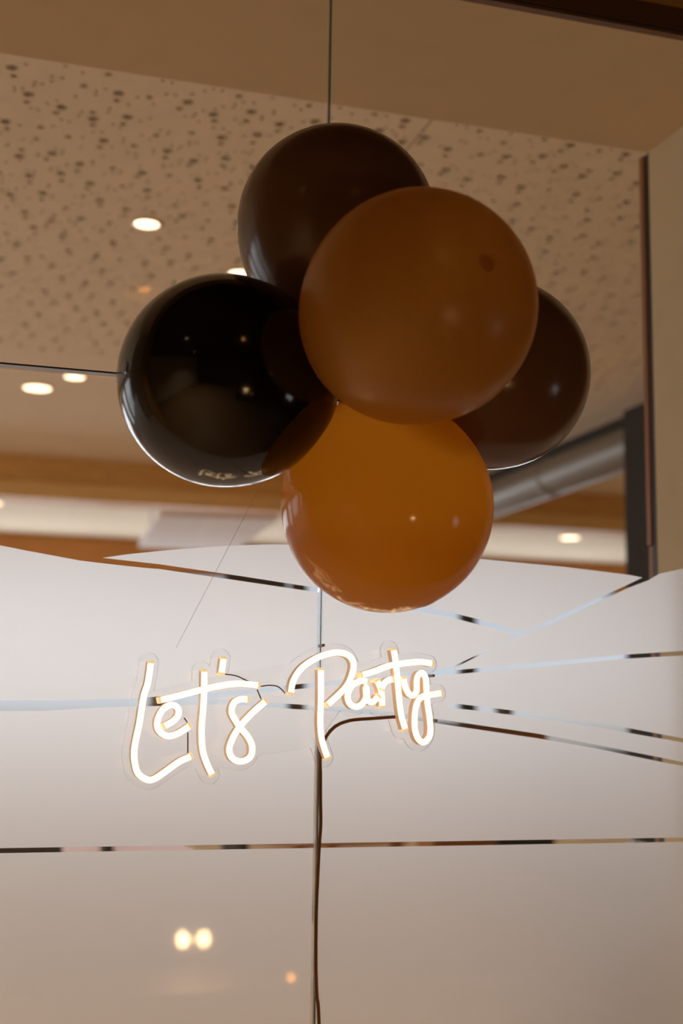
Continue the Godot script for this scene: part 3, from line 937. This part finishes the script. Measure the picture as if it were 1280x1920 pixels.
	for stroke in strokes:
		var path := spline(stroke[1])
		var st := tool(true)
		bent(st, path, PackedVector2Array([Vector2(-w * 0.9, z0), Vector2(-w, z0 + 0.002), Vector2(-w, z1 - 0.003), Vector2(-w * 0.92, z1 - 0.0012), Vector2(w * 0.92, z1 - 0.0012), Vector2(w, z1 - 0.003), Vector2(w, z0 + 0.002), Vector2(w * 0.9, z0)]))
		var o := put(stroke[0], st, body, s)
		var fc := tool(true)
		bent(fc, path, PackedVector2Array([Vector2(-w * 0.97, z1 - 0.0016), Vector2(-w * 0.95, z1 - 0.0009), Vector2(-w * 0.88, z1 - 0.0003), Vector2(-w * 0.4, z1 + 0.0004), Vector2(0, z1 + 0.0006), Vector2(w * 0.4, z1 + 0.0004), Vector2(w * 0.88, z1 - 0.0003), Vector2(w * 0.95, z1 - 0.0009), Vector2(w * 0.97, z1 - 0.0016)]), false)
		put("light_face", fc, lit, o)
		for e in 2:
			var p := path[0] if e == 0 else path[path.size() - 1]
			var q := path[3] if e == 0 else path[path.size() - 4]
			var dd := (p - q).normalized()
			var ec := tool()
			var xf := Transform3D(Basis(Vector3(dd.x, dd.y, 0), Vector3(-dd.y, dd.x, 0), Vector3(0, 0, 1)), Vector3(p.x, p.y, 0))
			block(ec, Vector3(-0.002, -w, z0), Vector3(0.0022, w, z1 + 0.0007), 0.0008, xf)
			put("end_cap", ec, cap_m, o)
		var k := 5
		while k < path.size() - 3:
			var l := bulb_light(Vector3(path[k].x, path[k].y, z1 + 0.004), Color(1.0, 0.86, 0.66), 0.00005, 0.008)
			s.add_child(l, true)
			n_light += 1
			k += 12
		for g in Geometry2D.offset_polyline(scaled(spline(stroke[1], 0.006), 1000.0), 13.8, Geometry2D.JOIN_ROUND, Geometry2D.END_ROUND):
			outline.append(g)
	for extra in [
			PackedVector2Array([Vector2(0.3161, 1.5319), Vector2(0.3984, 1.5558), Vector2(0.4718, 1.568), Vector2(0.527, 1.5769), Vector2(0.5999, 1.5526), Vector2(0.5601, 1.5061), Vector2(0.5212, 1.4531), Vector2(0.4436, 1.4408), Vector2(0.4058, 1.4231), Vector2(0.3606, 1.423), Vector2(0.3086, 1.4265), Vector2(0.2988, 1.4951)]),
			PackedVector2Array([Vector2(0.5591, 1.5747), Vector2(0.6907, 1.5779), Vector2(0.6958, 1.5546), Vector2(0.701, 1.4965), Vector2(0.6953, 1.4695), Vector2(0.6579, 1.4921), Vector2(0.6086, 1.503), Vector2(0.5602, 1.5023)])
		]:
		outline.append(scaled(extra, 1000.0))
	# join the outlines into one backing
	var whole: PackedVector2Array = outline[0]
	var left := outline.slice(1)
	var tries := 0
	while left.size() > 0 and tries < 60:
		tries += 1
		var p: PackedVector2Array = left.pop_front()
		var joined := Geometry2D.merge_polygons(whole, p)
		var outer := []
		for g in joined:
			if not Geometry2D.is_polygon_clockwise(g): outer.append(g)
		if outer.size() == 1:
			whole = outer[0]
		else:
			left.append(p)
	whole = scaled(whole, 0.001)
	var acrylic := mat("clear acrylic", Color(0.96, 0.97, 0.97, 0.01), 0.03)
	acrylic.metallic_specular = 0.25
	acrylic.transparency = BaseMaterial3D.TRANSPARENCY_ALPHA
	var ac := tool()
	sheet(ac, whole, 0.0255)
	sheet(ac, whole, 0.0215)
	var back := put("acrylic_backing", ac, acrylic, s)
	var ae := tool()
	rim(ae, whole, 0.0215, 0.0255)
	var em := mat("acrylic edge", Color(0.62, 0.60, 0.58, 0.45), 0.3)
	em.transparency = BaseMaterial3D.TRANSPARENCY_ALPHA
	put("polished_edge", ae, em, back)
	# small fixings and the linking wires
	for p in [Vector2(0.5312, 1.5969), Vector2(0.7004, 1.5571), Vector2(0.7048, 1.4919)]:
		var fx := tool(true)
		lathe(fx, PackedVector2Array([Vector2(0.0022, -0.021), Vector2(0.0022, 0.001), Vector2(0.0018, 0.0025), Vector2(0.0005, 0.0028)]), Vector3(p.x, p.y, 0.0265), Vector3.BACK, 14)
		put("standoff", fx, mat("chrome standoff", Color(0.6, 0.58, 0.56), 0.2, 0.9), s)
	for wire in [
			PackedVector2Array([Vector2(0.3378, 1.4716), Vector2(0.3382, 1.4593), Vector2(0.3387, 1.4433)]),
			PackedVector2Array([Vector2(0.3882, 1.5525), Vector2(0.4035, 1.5506), Vector2(0.4159, 1.5457), Vector2(0.4268, 1.5407)]),
			PackedVector2Array([Vector2(0.44, 1.5365), Vector2(0.4524, 1.5382), Vector2(0.4641, 1.5369), Vector2(0.472, 1.5311), Vector2(0.4768, 1.5259)]),
			PackedVector2Array([Vector2(0.4347, 1.5319), Vector2(0.438, 1.5245), Vector2(0.4413, 1.5178)]),
			PackedVector2Array([Vector2(0.332, 1.4912), Vector2(0.3374, 1.484)])
		]:
		var pts := PackedVector3Array()
		for q in wire: pts.append(Vector3(q.x, q.y, 0.0275))
		var ws := tool(true)
		tube(ws, spline3(pts, 0.003), 0.0009, 8)
		put("link_wire", ws, mat("brown wire", Color(0.30, 0.22, 0.15), 0.4), s)
	# the twin-core lead
	var lead := PackedVector3Array([Vector3(0.6421, 1.4966, 0.028), Vector3(0.6079, 1.4939, 0.028), Vector3(0.5716, 1.4904, 0.028), Vector3(0.5501, 1.4818, 0.028), Vector3(0.5376, 1.4682, 0.028), Vector3(0.5315, 1.4532, 0.028), Vector3(0.5287, 1.4345, 0.028), Vector3(0.5341, 1.4152, 0.012), Vector3(0.5347, 1.3779, 0.012), Vector3(0.5357, 1.3444, 0.012), Vector3(0.5339, 1.3112, 0.012), Vector3(0.5323, 1.2672, 0.012), Vector3(0.5313, 1.2308, 0.012), Vector3(0.5313, 1.1874, 0.012), Vector3(0.5321, 1.1442, 0.012), Vector3(0.5342, 1.1084, 0.012), Vector3(0.538, 1.0691, 0.012), Vector3(0.548, 0.8191, 0.014), Vector3(0.538, 0.6, 0.016), Vector3(0.538, 0.02, 0.02)])
	var sp := spline3(lead, 0.008)
	for off in [-0.0012, 0.0012]:
		var cp := PackedVector3Array()
		for i in sp.size():
			var d := (sp[mini(i + 1, sp.size() - 1)] - sp[maxi(i - 1, 0)]).normalized()
			cp.append(sp[i] + Vector3(-d.y, d.x, 0).normalized() * off)
		var ls := tool(true)
		tube(ls, cp, 0.0013, 8)
		var lm := mat("lead sheath", Color(0.55, 0.38, 0.22), 0.35)
		lm.backlight_enabled = true
		lm.backlight = Color(0.35, 0.2, 0.07)
		put("power_lead", ls, lm, s)
